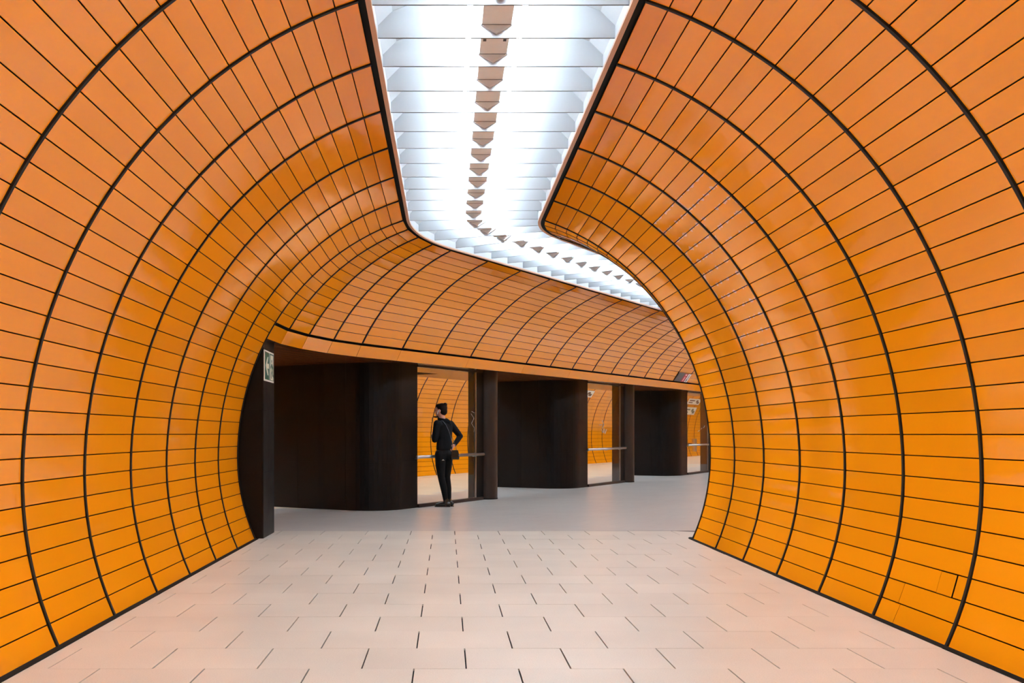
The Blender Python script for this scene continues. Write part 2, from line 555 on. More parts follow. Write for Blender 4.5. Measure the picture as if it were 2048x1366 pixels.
# ------------------------------------------------------------------ hall beyond the bend
def hall_wall(name, side, i0, i1, s0, n, nparts, label, axis_off=0.0, part_filter=None):
    vs, fs = sweep(shell(side, i0, i1, axis_off), [s0, s0 + n * LPH], fn=H, close=True)
    wall = tag(obj(name, mesh(name, vs, fs, 'backing')), label, 'wall', kind='structure')
    rest = MB()
    for j in range(n):
        for i in range(i0, i1):
            s = s0 + j * LPH
            ok = part_filter(s, i) if part_filter else j < nparts
            mtx = panel_matrix(s, side, i, axis_off, hall=True, jitter=0.0015)
            if ok: obj('panel', PANEL_H, wall, mtx)
            else: rest.add([mtx @ v.co for v in PANEL_H.vertices], [tuple(p.vertices) for p in PANEL_H.polygons])
    if rest.v: rest.build('panels_out_of_sight', 'orange_enamel', wall, kind='stuff')
    rm = rib_mesh(side, i0, i1, 0.024)
    for j in range(1 if axis_off == 0 and side < 0 else 0, n + 1):
        obj('rib', rm, wall, ring_matrix(s0 + j * LPH, axis_off, hall=True))
    return wall
NH = 24
wall_far = hall_wall('wall_far', -1, JL, NP, 0.0, NH, 17, 'orange panelled vault over the lintel in the hall beyond the bend')
wall_hall = hall_wall('wall_hall', 1, 0, NP, 0.0, NH, 0, 'orange panelled wall of the hall hidden behind the inner corner')
ZV = [i for i in range(NP) if SP[i][1] < 2.45]
wall_platform = hall_wall('wall_platform', -1, 0, NP, -4.0, 49, 0, 'orange ribbed platform wall seen through the glass panes', axis_off=PLAT,
                          part_filter=lambda s, i: i in ZV and (9.0 < s < 15.0 or 20.5 < s < 26.0))
wall_platform_near = hall_wall('wall_platform_near', 1, JL, NP, -4.0, 49, 0, 'upper near side of the platform tunnel above the openings', axis_off=PLAT)

# lintel band: pieces, one per ring in the bend, two rings long in the hall
trim = None
def fascia():
    global trim
    oT, zT = sec_at(JL * CH - 0.034); oB, zB = OFF_FB, Z_FB
    core = [(-(oT + 0.02), zT + 0.05), (-(oB + 0.02), zB + 0.02), (-(oB + 0.16), zB + 0.02), (-(oT + 0.16), zT + 0.05)]
    ds = bend_ds(8) + [ARC + SMAX]
    vs, fs = sweep(core, ds, close=True)
    trim = tag(obj('trim_1', mesh('trim_1', vs, fs, 'backing')), 'flat orange lintel band running over the black walls and glass', 'trim', kind='structure')
    cuts = bend_ds(4) + [ARC + 1 * LPH] + [ARC + LPH + 2 * LPH * k for k in range(1, 12)] + [ARC + SMAX]
    for a, b in zip(cuts, cuts[1:]):
        g = 0.002
        def q(d, o, z): return P(d, -o, z)
        cs = [q(a + g, oB, zB), q(b - g, oB, zB), q(b - g, oT, zT), q(a + g, oT, zT)]
        pv, pf, m = panel_mesh(cs, thick=0.016)
        obj('fascia_panel', sheet('fascia_panel', [v - m for v in pv], pf, 'orange_enamel'), trim, Matrix.Translation(m))
fascia()

# soffit under the lintel, made of narrow strips that run along the hall
SOF = Z_FB + 0.012
def soffit():
    parts = [(bend_ds(8) + [ARC + 2.1], 5.4), ([ARC + 2.1, ARC + 4.5], 3.8), ([ARC + 4.5, ARC + 8.8], 4.7), ([ARC + 8.8, ARC + 11.2], 3.8),
             ([ARC + 11.2, ARC + 15.5], 4.3), ([ARC + 15.5, ARC + SMAX], 3.8)]
    base = MB(); m = MB()
    for ds, dep in parts:
        base.add(*sweep([(-OFF_FB - 0.004, SOF + 0.006), (-OFF_FB - 0.004, SOF + 0.06), (-dep, SOF + 0.06), (-dep, SOF + 0.006)], ds, close=True))
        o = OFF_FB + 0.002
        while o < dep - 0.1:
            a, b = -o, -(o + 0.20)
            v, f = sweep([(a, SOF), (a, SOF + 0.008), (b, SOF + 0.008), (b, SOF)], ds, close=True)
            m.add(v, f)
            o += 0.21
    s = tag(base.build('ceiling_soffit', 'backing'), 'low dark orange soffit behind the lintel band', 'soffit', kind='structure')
    m.build('soffit_strips', 'soffit_dark_orange', s, kind='stuff')
soffit()

# ------------------------------------------------------------------ floor
TW, TD = 0.535, 0.4817
def clip_poly(poly, nx, ny, c):          # keep nx*x + ny*y >= c
    out = []
    for i in range(len(poly)):
        p, q = poly[i], poly[(i + 1) % len(poly)]
        dp, dq = nx * p[0] + ny * p[1] - c, nx * q[0] + ny * q[1] - c
        if dp >= 0: out.append(p)
        if (dp >= 0) != (dq >= 0):
            t = dp / (dp - dq); out.append((p[0] + t * (q[0] - p[0]), p[1] + t * (q[1] - p[1])))
    return out
YB = 5.09 + TD * 15                      # the straight paving ends here
def floors():
    m = MB()
    m.box(-3.4, 4.0, -6, YB + 0.002, -0.12, -0.011)
    floor = tag(m.build('floor', 'grout'), 'pale stone tiles laid in running bond on the tunnel floor', 'floor', kind='structure')
    rest = MB(); share = {}
    for r in range(-22, 15):
        y0 = 5.09 + r * TD
        sh = 0.101 + (0.0 if r % 2 == 0 else TW / 2)
        k0 = int((-2.3 - sh) / TW) - 2
        for k in range(k0 - 2, k0 + 17):
            x0, x1 = sh + k * TW, sh + (k + 1) * TW
            xl, xr = (AX - 2.465, AX + 2.465) if y0 < 10.95 else (AX - 3.4, AX + 3.6)
            if x1 < xl or x0 > xr: continue
            a, b = max(x0, xl) + 0.004, min(x1, xr) - 0.004
            if b - a < 0.03: continue
            c, d = y0 + 0.0011, y0 + TD - 0.0011
            w2, d2 = round((b - a) / 2, 4), (d - c) / 2
            if w2 not in share:
                mm = MB().add([(-w2, -d2, -0.012), (w2, -d2, -0.012), (w2, d2, -0.012), (-w2, d2, -0.012), (-w2, -d2, 0), (w2, -d2, 0), (w2, d2, 0), (-w2, d2, 0)],
                              [(4, 5, 6, 7), (0, 1, 5, 4), (1, 2, 6, 5), (2, 3, 7, 6), (3, 0, 4, 7)])
                share[w2] = mesh('tile', mm.v, mm.f, 'floor_tile')
            loc = Matrix.Translation(((a + b) / 2, (c + d) / 2, random.uniform(-0.0006, 0.0006)))
            if r >= -2: obj('tile', share[w2], floor, loc)
            else: rest.add([loc @ v.co for v in share[w2].vertices], [tuple(p.vertices) for p in share[w2].polygons])
    rest.build('tiles_behind_viewer', 'floor_tile', floor, kind='stuff')
    # hall paving in the direction of the hall, joints hardly visible
    def corner(s, o): p = H(s, o, 0); return (p.x, p.y)
    def lift(p):
        x, y, ph, dz = frame(ARC)
        s = (p[0] - x) * math.sin(TH) + (p[1] - y) * math.cos(TH)
        return KS * max(0.0, s)
    slab = []
    base = clip_poly([corner(-9, -10), corner(-9, 3.6), corner(0, 3.6), corner(0, -10)], 0, 1, YB)
    n = len(base)
    hb = MB().add([(x, y, -0.0035) for x, y in base] + [(x, y, -0.12) for x, y in base],
                  [tuple(range(n))[::-1], tuple(range(n, 2 * n))] + [(i, (i + 1) % n, n + (i + 1) % n, n + i) for i in range(n)])
    hb.hexa([H(0, -10, -.12), H(0, 3.6, -.12), H(45, 3.6, -.12), H(45, -10, -.12), H(0, -10, -.0035), H(0, 3.6, -.0035), H(45, 3.6, -.0035), H(45, -10, -.0035)])
    hall = tag(hb.build('floor_hall', 'hall_joint'), 'stone paving of the hall beyond the bend, coloured greyer for its weaker light', 'floor', kind='structure')
    m = MB(); m_p = MB()
    for r in range(-18, 80):
        for k in range(-19, 7):
            o0 = k * TW + (TW / 2 if r % 2 else 0); s0 = r * TD
            if o0 < -9.2 or o0 > 3.2: continue
            poly = [corner(s0 + .0008, o0 + .0008), corner(s0 + .0008, o0 + TW - .0008), corner(s0 + TD - .0008, o0 + TW - .0008), corner(s0 + TD - .0008, o0 + .0008)]
            poly = clip_poly(poly, 0, 1, YB + 0.002)
            if len(poly) < 3: continue
            q = len(poly)
            (m_p if o0 < -4.6 else m).add([(x, y, lift((x, y))) for x, y in poly], [tuple(range(q))[::-1]])
    m.build('hall_tiles', 'floor_hall', hall, kind='stuff')
    m_p.build('platform_tiles', 'floor_platform', hall, kind='stuff')
    # dirty black gap between paving and wall panels
    for nm, sd in (('baseboard_left', -1), ('baseboard_right', 1)):
        ds = [-NT * LP, 0.0] if sd < 0 else [-NT * LP] + bend_ds(6)
        v, f = sweep([(sd * 2.462, -0.01), (sd * 2.462, 0.004), (sd * 2.55, 0.006), (sd * 2.55, -0.01)], ds, close=True)
        tag(obj(nm, mesh(nm, v, f, 'dirt')), 'dirty black joint between the paving and the %s wall' % ('left' if sd < 0 else 'right'), 'joint', kind='structure')
floors()

# ------------------------------------------------------------------ luminous ceiling
ZF = EYE + 2.48                       # underside of the louvre blades
FIN_E, FIN_C, HWF = 0.076, 0.27, 0.745
def arch(o):                          # height of the reflector vault above ZF
    t = abs(o) / HWF
    return FIN_E + (FIN_C - FIN_E) * math.sqrt(max(0, 1 - t ** 2)) if t < 1 else FIN_E
def blade_mesh(b):
    me = mesh('louver_blade', b.v, b.f, 'white_louver')
    me.materials.append(MATS['blade_edge_shade'])
    for p in me.polygons:                      # downward faces coloured dark: the shade under each blade is painted in
        if p.normal.z < -0.9: p.material_index = 1
    return me
def ceiling(name, label, ds_path, fins, fn, joined=False):
    prof = [(-HWF + 2 * HWF * k / 16, ZF + arch(-HWF + 2 * HWF * k / 16)) for k in range(17)]
    outer = [(o, z + 0.03) for o, z in prof][::-1]
    v, f = sweep(prof + outer, ds_path, fn=fn, close=True)
    c = tag(obj(name, mesh(name, v, f, 'white_louver')), label, 'ceiling', kind='structure')
    for sd in (-1, 1):
        for nm, pr, mt in (('side_reflector', [(HWF, ZF - 0.012), (HWF, ZF + 0.11), (HWF + 0.015, ZF + 0.11), (HWF + 0.015, ZF - 0.012)], 'white_louver'),
                           ('edge_lip', [(HWF - 0.004, ZF - 0.030), (HWF - 0.004, ZF - 0.010), (HWF + 0.028, ZF - 0.010), (HWF + 0.028, ZF - 0.030)], 'lip_beige'),
                           ('shadow_gap', [(HWF + 0.026, ZF - 0.026), (HWF + 0.016, ZF + 0.06), (HWF + 0.11, ZF + 0.06), (HWF + 0.11, ZF - 0.012)], 'backing')):
            v, f = sweep([(sd * o, z) for o, z in pr], ds_path, fn=fn, close=True)
            obj(nm, mesh(nm, v, f, mt), c)
    # one blade, tray, bracket, tube in local ring coordinates
    blade = MB()
    n = 16
    os_ = [-HWF + 0.003 + (2 * HWF - 0.006) * k / n for k in range(n + 1)]
    for (y0, y1, lo, hi) in ((-0.005, 0.005, 0.0, None), (-0.009, -0.005, 0.0, FIN_E)):
        poly = [(o, ZF + lo) for o in os_] + [(o, ZF + ((arch(o) - 0.001) if hi is None else hi)) for o in os_[::-1]]
        m = len(poly)
        vs = [(o, y0, z) for o, z in poly] + [(o, y1, z) for o, z in poly]
        fs = [(k, k + 1, m - 2 - k, m - 1 - k) for k in range(n)]
        fs += [tuple(m + q for q in g[::-1]) for g in fs]
        fs += [(k, m + k, m + (k + 1) % m, (k + 1) % m) for k in range(m)]
        blade.add(vs, fs)
    sp = 0.4815
    tray = MB().box(-0.092, 0.092, 0.02, sp - 0.012, ZF + FIN_E, ZF + FIN_E + 0.035)
    brk = MB().prism([(-0.092, ZF + FIN_E - 0.003), (0.0, ZF + FIN_E - 0.054), (0.092, ZF + FIN_E - 0.003)], lambda u, vv, t: (u, t, vv), -0.030, -0.0095)
    tubes = []
    for xo, zo, rr in ((-0.17, 0.15, 0.019), (0.17, 0.15, 0.019)):
        tb = MB().tube([(xo, 0.07, ZF + zo), (xo, sp - 0.07, ZF + zo)], rr, 5, caps=False)
        tubes.append(tb)
    seam = MB().box(-0.095, 0.095, -0.031, -0.0095, ZF + FIN_E - 0.003, ZF + FIN_E + 0.003)
    slots = MB().box(-0.075, -0.055, 0.20, 0.235, ZF + FIN_E - 0.002, ZF + FIN_E).box(0.055, 0.075, 0.20, 0.235, ZF + FIN_E - 0.002, ZF + FIN_E)
    if not joined:
        bm_, tm_, km_ = blade_mesh(blade), mesh('gear_tray', tray.v, tray.f, 'tray_beige'), mesh('bracket', brk.v, brk.f, 'tray_beige')
        sm_ = mesh('bracket_seam', seam.v, seam.f, 'dark_slot')
        tbm = [mesh('fluorescent_tube', t.v, t.f, 'tube_glow', True) for t in tubes]
        tba = [mesh('fluorescent_tube', t.v, t.f, 'tube_glow_aged', True) for t in tubes]
        slm = [mesh('tray_slot', [( -0.075 + 0.13 * q + (0.02 if a else 0), 0.20 + (0.035 if b else 0), ZF + FIN_E - (0.002 if cc else 0.0)) for a in (0, 1) for b in (0, 1) for cc in (0, 1)],
                    [(0, 1, 3, 2), (4, 6, 7, 5), (0, 4, 5, 1), (2, 3, 7, 6), (1, 5, 7, 3), (0, 2, 6, 4)], 'dark_slot') for q in (0, 1)]
        for k, d in fins:
            mw = ring_matrix(d)
            obj('louver_blade', bm_, c, mw)
            tr = obj('gear_tray', tm_, c, mw)
            obj('bracket_seam', sm_, obj('bracket', km_, c, mw))
            for t in (tbm if d < 0.1 else tba): obj('fluorescent_tube', t, c, mw)
            if k % 4 == 2:
                for s_ in slm: obj('tray_slot', s_, tr)
    else:
        for nm, src, mt in (('louver_blades', blade, 'white_louver'), ('gear_trays', tray, 'tray_beige')):
            m = MB()
            for k, d in fins:
                mw = ring_matrix(d, PLAT, hall=True)
                m.add([mw @ Vector(p) for p in src.v], src.f)
            m.build(nm, mt, c, kind='stuff')
        for sx in range(2):
            m = MB()
            for k, d in fins:
                mw = ring_matrix(d, PLAT, hall=True)
                m.add([mw @ Vector(p) for p in tubes[sx].v], tubes[sx].f)
            m.build('fluorescent_tubes', 'tube_glow', c, kind='stuff')
    return c
fin_d = [(k, -0.332 + 0.4815 * k) for k in range(-28, 53)]
ceiling('ceiling', 'glowing white louvred light strip along the top of the tunnel', [-NT * LP, 0.0] + bend_ds(12)[1:] + [ARC + SMAX], fin_d, P)
ceiling('ceiling_platform', 'white light strip over the platform', [-4.0, 43.0], [(k, -3.8 + 0.4815 * k) for k in range(0, 97)],
        lambda d, o, z: H(d, o + PLAT, z), joined=True)

# ends of the tunnels, far out of the picture
def cap(name, fn, d, o0, o1, label):
    a, b = fn(d, o0, -0.1), fn(d, o1, -0.1)
    t = (fn(d + 0.1, o0, -0.1) - a)
    m = MB().hexa([a, b, b + t, a + t, a + Vector((0, 0, 4.4)), b + Vector((0, 0, 4.4)), b + t + Vector((0, 0, 4.4)), a + t + Vector((0, 0, 4.4))])
    tag(m.build(name, 'orange_edge'), label, 'wall', kind='structure')
cap('wall_back', P, -NT * LP - 0.1, -2.9, 2.9, 'orange end wall behind the viewer')
cap('wall_hall_end', H, SMAX + 0.1, -2.9, 2.9, 'orange end wall of the hall')
cap('wall_platform_end', H, 43.1, PLAT - 2.9, PLAT + 2.9, 'orange end wall of the platform')
cap('wall_platform_start', H, -4.2, PLAT - 2.9, PLAT + 2.0, 'orange end wall of the platform left of the opening')

# ------------------------------------------------------------------ black pier with the exit sign at the end of the left wall
ROWS = [0.0, 0.755, 1.475, SOF]
def pier():
    x0, x1, y0, y1 = -2.74, -2.10, 11.415, 12.13
    base = ((x0 + x1) / 2, (y0 + y1) / 2, 0)
    e = empty('black_pier', base)
    tag(e, 'square black steel pier carrying the green exit sign', 'pillar')
    MB().box(x0 + .01, x1 - .01, y0 + .01, y1 - .01, 0, SOF).build('core', 'backing', e, base=base)
    g = 0.002
    for a, b in zip(ROWS, ROWS[1:]):
        MB().box(x1 - .008, x1, y0 + .001, y1 - .001, a + g, b - g).build('steel_sheet', 'black_steel', e, base=base)
        MB().box(x0, x1 - .009, y0, y0 + .008, a + g, b - g).build('steel_sheet', 'black_steel', e, base=base)
        MB().box(x0, x1 - .009, y1 - .008, y1, a + g, b - g).build('steel_sheet', 'black_steel', e, base=base)
pier()

# ------------------------------------------------------------------ black walls with a rounded corner
PER = 6.72
def plan_path(dep):
    pts = [(dep, 1.06), (-3.95, 1.085), (-3.85, 1.095), (-3.3, 1.10)]
    r, c = 0.56, (-3.30, 1.66)
    for k in range(1, 13):
        a = k / 12 * PI / 2
        pts.append((c[0] + r * math.sin(a), c[1] - r * math.cos(a)))
    pts += [(-2.74, 1.9), (-2.74, 2.11)]
    return pts
def cutpath(pts, l0, l1):
    out = []; acc = 0
    for p, q in zip(pts, pts[1:]):
        L = math.dist(p, q)
        a, b = max(l0, acc), min(l1, acc + L)
        if b > a + 1e-6:
            for t in (a, b):
                u = (t - acc) / L
                pt = (p[0] + u * (q[0] - p[0]), p[1] + u * (q[1] - p[1]))
                if not out or math.dist(out[-1], pt) > 1e-5: out.append(pt)
        acc += L
    return out
def ribbon(pts, z0, z1, t, s_off):
    """curved sheet along plan points (offset, s), thickness t to the left of the direction"""
    nr = []
    for i, p in enumerate(pts):
        a, b = pts[max(i - 1, 0)], pts[min(i + 1, len(pts) - 1)]
        dx, dy = b[0] - a[0], b[1] - a[1]; L = math.hypot(dx, dy)
        nr.append((-dy / L, dx / L))
    n = len(pts); vs = []
    for (z, k) in ((z0, 0), (z1, 0), (z1, t), (z0, t)):
        for p, q in zip(pts, nr): vs.append(H(p[1] + q[1] * k + s_off, p[0] + q[0] * k, z))
    fs = []
    for r in range(4):
        for i in range(n - 1):
            a = r * n + i; b = ((r + 1) % 4) * n + i
            fs.append((a, a + 1, b + 1, b))
    fs += [(0, n, 2 * n, 3 * n), (n - 1, 4 * n - 1, 3 * n - 1, 2 * n - 1)]
    return vs, fs
BL_LABELS = ['large black steel wall with rounded corner left of the standing woman',
             'black steel wall with rounded corner between the two round pillars',
             'farthest black steel wall with rounded corner beside the right tunnel wall']
def black_wall(n):
    so = PER * n
    base = H(so + 1.6, -3.6, 0)
    e = empty('black_stair_wall', base)
    tag(e, BL_LABELS[n], 'wall', 'black rounded walls along the hall')
    dep = (-4.95, -4.55, -4.0)[n]
    pts = plan_path(dep)
    tot = sum(math.dist(p, q) for p, q in zip(pts, pts[1:]))
    # solid core
    core = [(p[0], p[1]) for p in pts]
    core = [(o - 0.012, s + 0.006) for o, s in core]
    poly = core + [(-3.2, 2.10), (-3.2, 1.9), (dep, 1.9)]
    m = MB(); k = len(poly)
    m.add([H(s + so, o, 0) for o, s in poly] + [H(s + so, o, SOF) for o, s in poly],
          [tuple(range(k))[::-1], tuple(range(k, 2 * k))] + [(i, (i + 1) % k, k + (i + 1) % k, k + i) for i in range(k)])
    m.build('core', 'backing', e, base=base)
    cuts = [0, tot - 2.40, tot - 1.45, tot] if n < 2 else [0, tot - 1.45, tot]
    for a, b in zip(ROWS, ROWS[1:]):
        for c0, c1 in zip(cuts, cuts[1:]):
            v, f = ribbon(cutpath(pts, c0 + (0.0015 if c0 else 0), c1 - (0.0015 if c1 < tot else 0)), a + (0.0015 if a else 0), b - 0.0015, 0.008, so)
            MB().add(v, f).build('steel_sheet', 'black_steel', e, base=base)
for n in range(3): black_wall(n)

# ------------------------------------------------------------------ round-nosed pillars
PIL_LABELS = ['round brown-black steel pillar right of the standing woman', 'round brown-black steel pillar in the middle of the hall beyond the second glass pane',
              'farthest round dark pillar almost hidden by the right tunnel wall']
def pillar(n):
    so = PER * n
    c_s, c_o, r = 4.46 + so, -2.80, 0.205
    base = H(c_s, c_o, 0)
    e = empty('steel_pillar', base)
    tag(e, PIL_LABELS[n], 'pillar', 'round steel pillars along the hall')
    def ring(rr, bo):
        pts = []
        for k in range(25):
            a = -PI / 2 + PI * k / 24
            pts.append((c_o + rr * math.cos(a), c_s + rr * math.sin(a)))
        pts += [(c_o - bo, c_s + rr), (c_o - bo, c_s - rr)]
        return pts
    poly = ring(r, 0.26); k = len(poly)
    m = MB().add([H(s, o, 0) for o, s in poly] + [H(s, o, SOF) for o, s in poly],
                 [tuple(range(k)), tuple(range(k, 2 * k))[::-1]] + [(i, k + i, k + (i + 1) % k, (i + 1) % k) for i in range(k)])
    sh = m.build('shaft', 'brown_steel', e, base=base)
    poly = ring(r + 0.004, 0.262)
    m = MB().add([H(s, o, 0) for o, s in poly] + [H(s, o, 0.018) for o, s in poly],
                 [tuple(range(k)), tuple(range(k, 2 * k))[::-1]] + [(i, k + i, k + (i + 1) % k, (i + 1) % k) for i in range(k)])
    m.build('base_ring', 'backing', e, base=base)
for n in range(3): pillar(n)

# ------------------------------------------------------------------ glass screens and hand rails
def hbox(s0, s1, o0, o1, z0, z1):
    return MB().hexa([H(s0, o0, z0), H(s0, o1, z0), H(s1, o1, z0), H(s1, o0, z0), H(s0, o0, z1), H(s0, o1, z1), H(s1, o1, z1), H(s1, o0, z1)])
GL = ['tall clear glass pane in front of which the woman stands', 'middle clear glass pane with scratched tags beside the second pillar', 'farthest glass pane at the edge of the right tunnel wall']
RL = ['steel hand rail on the glass behind the woman', 'steel hand rail across the middle glass pane', 'steel hand rail across the farthest glass pane']
def stroke(e, pts, s0, o, z0, sc, base, r=0.006, mt='scratch', nm='scratched_tag'):
    m = MB()
    for line in pts:
        m.tube([H(s0 + a * sc, o, z0 + b * sc) for a, b in line], r, 4)
    m.build(nm, mt, e, base=base)
def screen(n):
    so = PER * n
    s0, s1 = 2.115 + so, 3.97 + so
    base = H((s0 + s1) / 2, -2.75, 0)
    e = tag(empty('window_%d' % (n + 1), base), GL[n], 'window', kind='structure')
    hbox(s0, s1, -2.756, -2.744, 0.055, SOF).build('glass_pane', 'clear_glass', e, base=base)
    hbox(s0, s1 + 0.24, -2.79, -2.71, 0.0, 0.055).build('bottom_rail', 'brown_steel', e, base=base)
    hbox(s0, s1 + 0.24, -2.775, -2.725, SOF - 0.03, SOF).build('top_rail', 'brown_steel', e, base=base)
    hbox(s1, s1 + 0.016, -2.765, -2.735, 0.055, SOF - 0.03).build('edge_strip', 'steel', e, base=base)
    hbox(s1 + 0.016, s1 + 0.285, -2.758, -2.742, 0.055, SOF - 0.03).build('side_panel', 'black_steel', e, base=base)
    o = -2.738
    if n == 1:
        stroke(e, [[(0, 0.1), (0.1, 0.02), (0.16, 0.12), (0.2, 0.0), (0.3, 0.1)], [(0.05, 0.3), (0.14, 0.2), (0.05, 0.12)], [(-0.12, 0.2), (0.02, 0.2)]], s0 + 0.75, o, 1.16, 1.0, base)
    if n == 0:
        stroke(e, [[(0, 0.32), (0.1, 0.24), (0.02, 0.15), (0.12, 0.06), (0.1, 0.0)], [(0.02, 0.36), (0.14, 0.33)]], s1 - 0.16, o, 1.22, 1.0, base, r=0.004)
    if n == 2:
        stroke(e, [[(0, 0), (0.1, 0.02)], [(0.25, 0.06), (0.34, 0.09)], [(0.5, 0.1), (0.6, 0.16)]], s0 + 0.95, o, 1.2, 1.0, base, r=0.009)
    b2 = H((s0 + s1) / 2, -2.67, 0.82)
    rl = tag(empty('hand_rail', b2), RL[n], 'hand rail', 'steel hand rails on the glass panes')
    MB().tube([H(s0 - 0.13, -2.665, 0.82), H(s1 + 0.16, -2.665, 0.82)], 0.025, 14).build('rail_tube', 'steel', rl, True, base=b2)
    for q in (-0.08, 0.95, s1 - s0 - 0.1):
        MB().tube([H(s0 + q, -2.665, 0.80), H(s0 + q, -2.70, 0.79), H(s0 + q, -2.744, 0.79)], 0.008, 8).build('rail_bracket', 'steel', rl, True, base=b2)
for n in range(3): screen(n)

# ------------------------------------------------------------------ exit sign on the pier
def exit_sign():
    X, ya, yb, za, zb = -2.10, 11.43, 12.03, 1.815, 2.17
    base = (X + 0.012, (ya + yb) / 2, za)
    e = tag(empty('exit_sign', base), 'green and white emergency exit sign with left arrow on the black pier', 'sign')
    W = yb - ya; Hh = zb - za
    def fn(u, v, t): return (X + t, ya + u * W, za + v * Hh)
    def poly(nm, pts, mt, t0, t1):
        MB().prism(pts[::-1], fn, t0, t1).build(nm, mt, e, base=base)
    rect = lambda a, b, c, d: [(a, c), (b, c), (b, d), (a, d)]
    poly('plate', rect(0, 1, 0, 1), 'sign_white', 0.001, 0.012)
    poly('green_field', rect(0.03, 0.475, 0.05, 0.95), 'sign_green', 0.012, 0.014)
    poly('green_field', rect(0.525, 0.97, 0.05, 0.95), 'sign_green', 0.012, 0.014)
    poly('arrow', [(0.09, 0.5), (0.28, 0.80), (0.37, 0.80), (0.25, 0.58), (0.43, 0.58), (0.43, 0.42), (0.25, 0.42), (0.37, 0.20), (0.28, 0.20)], 'sign_cream', 0.014, 0.016)
    poly('door', rect(0.60, 0.90, 0.07, 0.90), 'sign_cream', 0.014, 0.016)
    # running figure
    head = [(0.735 + 0.034 * math.cos(a * PI / 5), 0.70 + 0.06 * math.sin(a * PI / 5)) for a in range(10)]
    poly('figure', head, 'sign_green', 0.016, 0.018)
    poly('figure', [(0.70, 0.62), (0.78, 0.64), (0.80, 0.40), (0.72, 0.38)], 'sign_green', 0.016, 0.018)
    poly('figure', [(0.70, 0.62), (0.62, 0.52), (0.63, 0.45), (0.72, 0.55)], 'sign_green', 0.016, 0.018)
    poly('figure', [(0.78, 0.62), (0.87, 0.52), (0.86, 0.44), (0.78, 0.54)], 'sign_green', 0.016, 0.018)
    poly('figure', [(0.72, 0.40), (0.66, 0.28), (0.66, 0.12), (0.71, 0.12), (0.71, 0.26), (0.77, 0.38)], 'sign_green', 0.016, 0.018)
    poly('figure', [(0.74, 0.40), (0.80, 0.40), (0.85, 0.27), (0.94, 0.24), (0.94, 0.17), (0.82, 0.20)], 'sign_green', 0.016, 0.018)
exit_sign()

# ------------------------------------------------------------------ line sign let into the vault far down the hall
def line_sign():
    # stands in one ring of panels, just above the lintel band
    s0 = 13 * LPH + RIBW / 2; s1 = 14 * LPH - RIBW / 2
    la, lb = JL * CH + 0.01, (JL + 2) * CH - 0.01
    base = H((s0 + s1) / 2, -sec_at((la + lb) / 2)[0], sec_at((la + lb) / 2)[1])
    e = tag(empty('line_sign', base), 'grey, red and white line sign set into the far orange vault', 'sign')
    (oa, za), (ob, zb) = sec_at(la), sec_at(lb)
    tx, tz = ob - oa, zb - za; ln = math.hypot(tx, tz); nx, nz = -tz / ln, tx / ln
    def fn(u, v, t):
        o = oa + tx * v + nx * (t + 0.012); z = za + tz * v + nz * (t + 0.012)
        return H(s0 + u * (s1 - s0), -o, z)
    def poly(nm, a, b, c, d, mt, t0, t1):
        MB().prism([(a, c), (b, c), (b, d), (a, d)][::-1], fn, t0, t1).build(nm, mt, e, base=base)
    poly('plate', 0, 1, 0, 1, 'sign_dark', 0, 0.006)
    poly('red_field', 0.50, 0.73, 0.04, 0.96, 'sign_red', 0.006, 0.008)
    poly('white_field', 0.77, 1.0, 0.02, 0.98, 'sign_white', 0.006, 0.008)
    poly('emblem', 0.57, 0.67, 0.76, 0.90, 'sign_white', 0.008, 0.009)
    poly('lettering', 0.60, 0.64, 0.12, 0.62, 'sign_white', 0.008, 0.009)
    poly('lettering', 0.84, 0.90, 0.10, 0.38, 'ink', 0.008, 0.009)
    poly('lettering', 0.87, 0.90, 0.44, 0.88, 'ink', 0.008, 0.009)
line_sign()

# ------------------------------------------------------------------ signs and bin on the platform side, seen through the glass
def platform_sign(s0, s1, z0, z1, label, ink):
    """flat sign fixed to the curved far wall of the platform"""
    oa, ob = half(z0), half(z1)
    base = H((s0 + s1) / 2, PLAT - oa, z0)
    e = tag(empty('platform_sign', base), label, 'sign', 'signs on the platform wall')
    tx, tz = ob - oa, z1 - z0; ln = math.hypot(tx, tz); nx, nz = -tz / ln, tx / ln
    def fn(u, v, t):
        o = oa + tx * v + nx * (t + 0.015); z = z0 + tz * v + nz * (t + 0.015)
        return H(s0 + u * (s1 - s0), PLAT - o, z)
    def poly(nm, a, b, c, d, mt, t0, t1):
        MB().prism([(a, c), (b, c), (b, d), (a, d)][::-1], fn, t0, t1).build(nm, mt, e, base=base)
    poly('plate', 0, 1, 0, 1, 'sign_cream', 0.0, 0.02)
    poly('lettering', 0.08, 0.50, 0.60, 0.80, ink, 0.02, 0.024)
    poly('lettering', 0.08, 0.40, 0.24, 0.42, ink, 0.02, 0.024)
    poly('pictogram', 0.64, 0.80, 0.42, 0.82, ink, 0.02, 0.024)
    poly('pictogram', 0.74, 0.92, 0.18, 0.56, ink, 0.02, 0.024)
platform_sign(20.7, 22.05, 2.44, 2.66, 'small white sign high on the platform wall behind the middle glass pane', 'ink')
platform_sign(32.7, 34.4, 2.42, 2.66, 'pale sign, upper of two behind the farthest glass pane', 'ink')
platform_sign(32.7, 34.4, 1.95, 2.28, 'green and white sign, lower of two behind the farthest glass pane', 'sign_green')
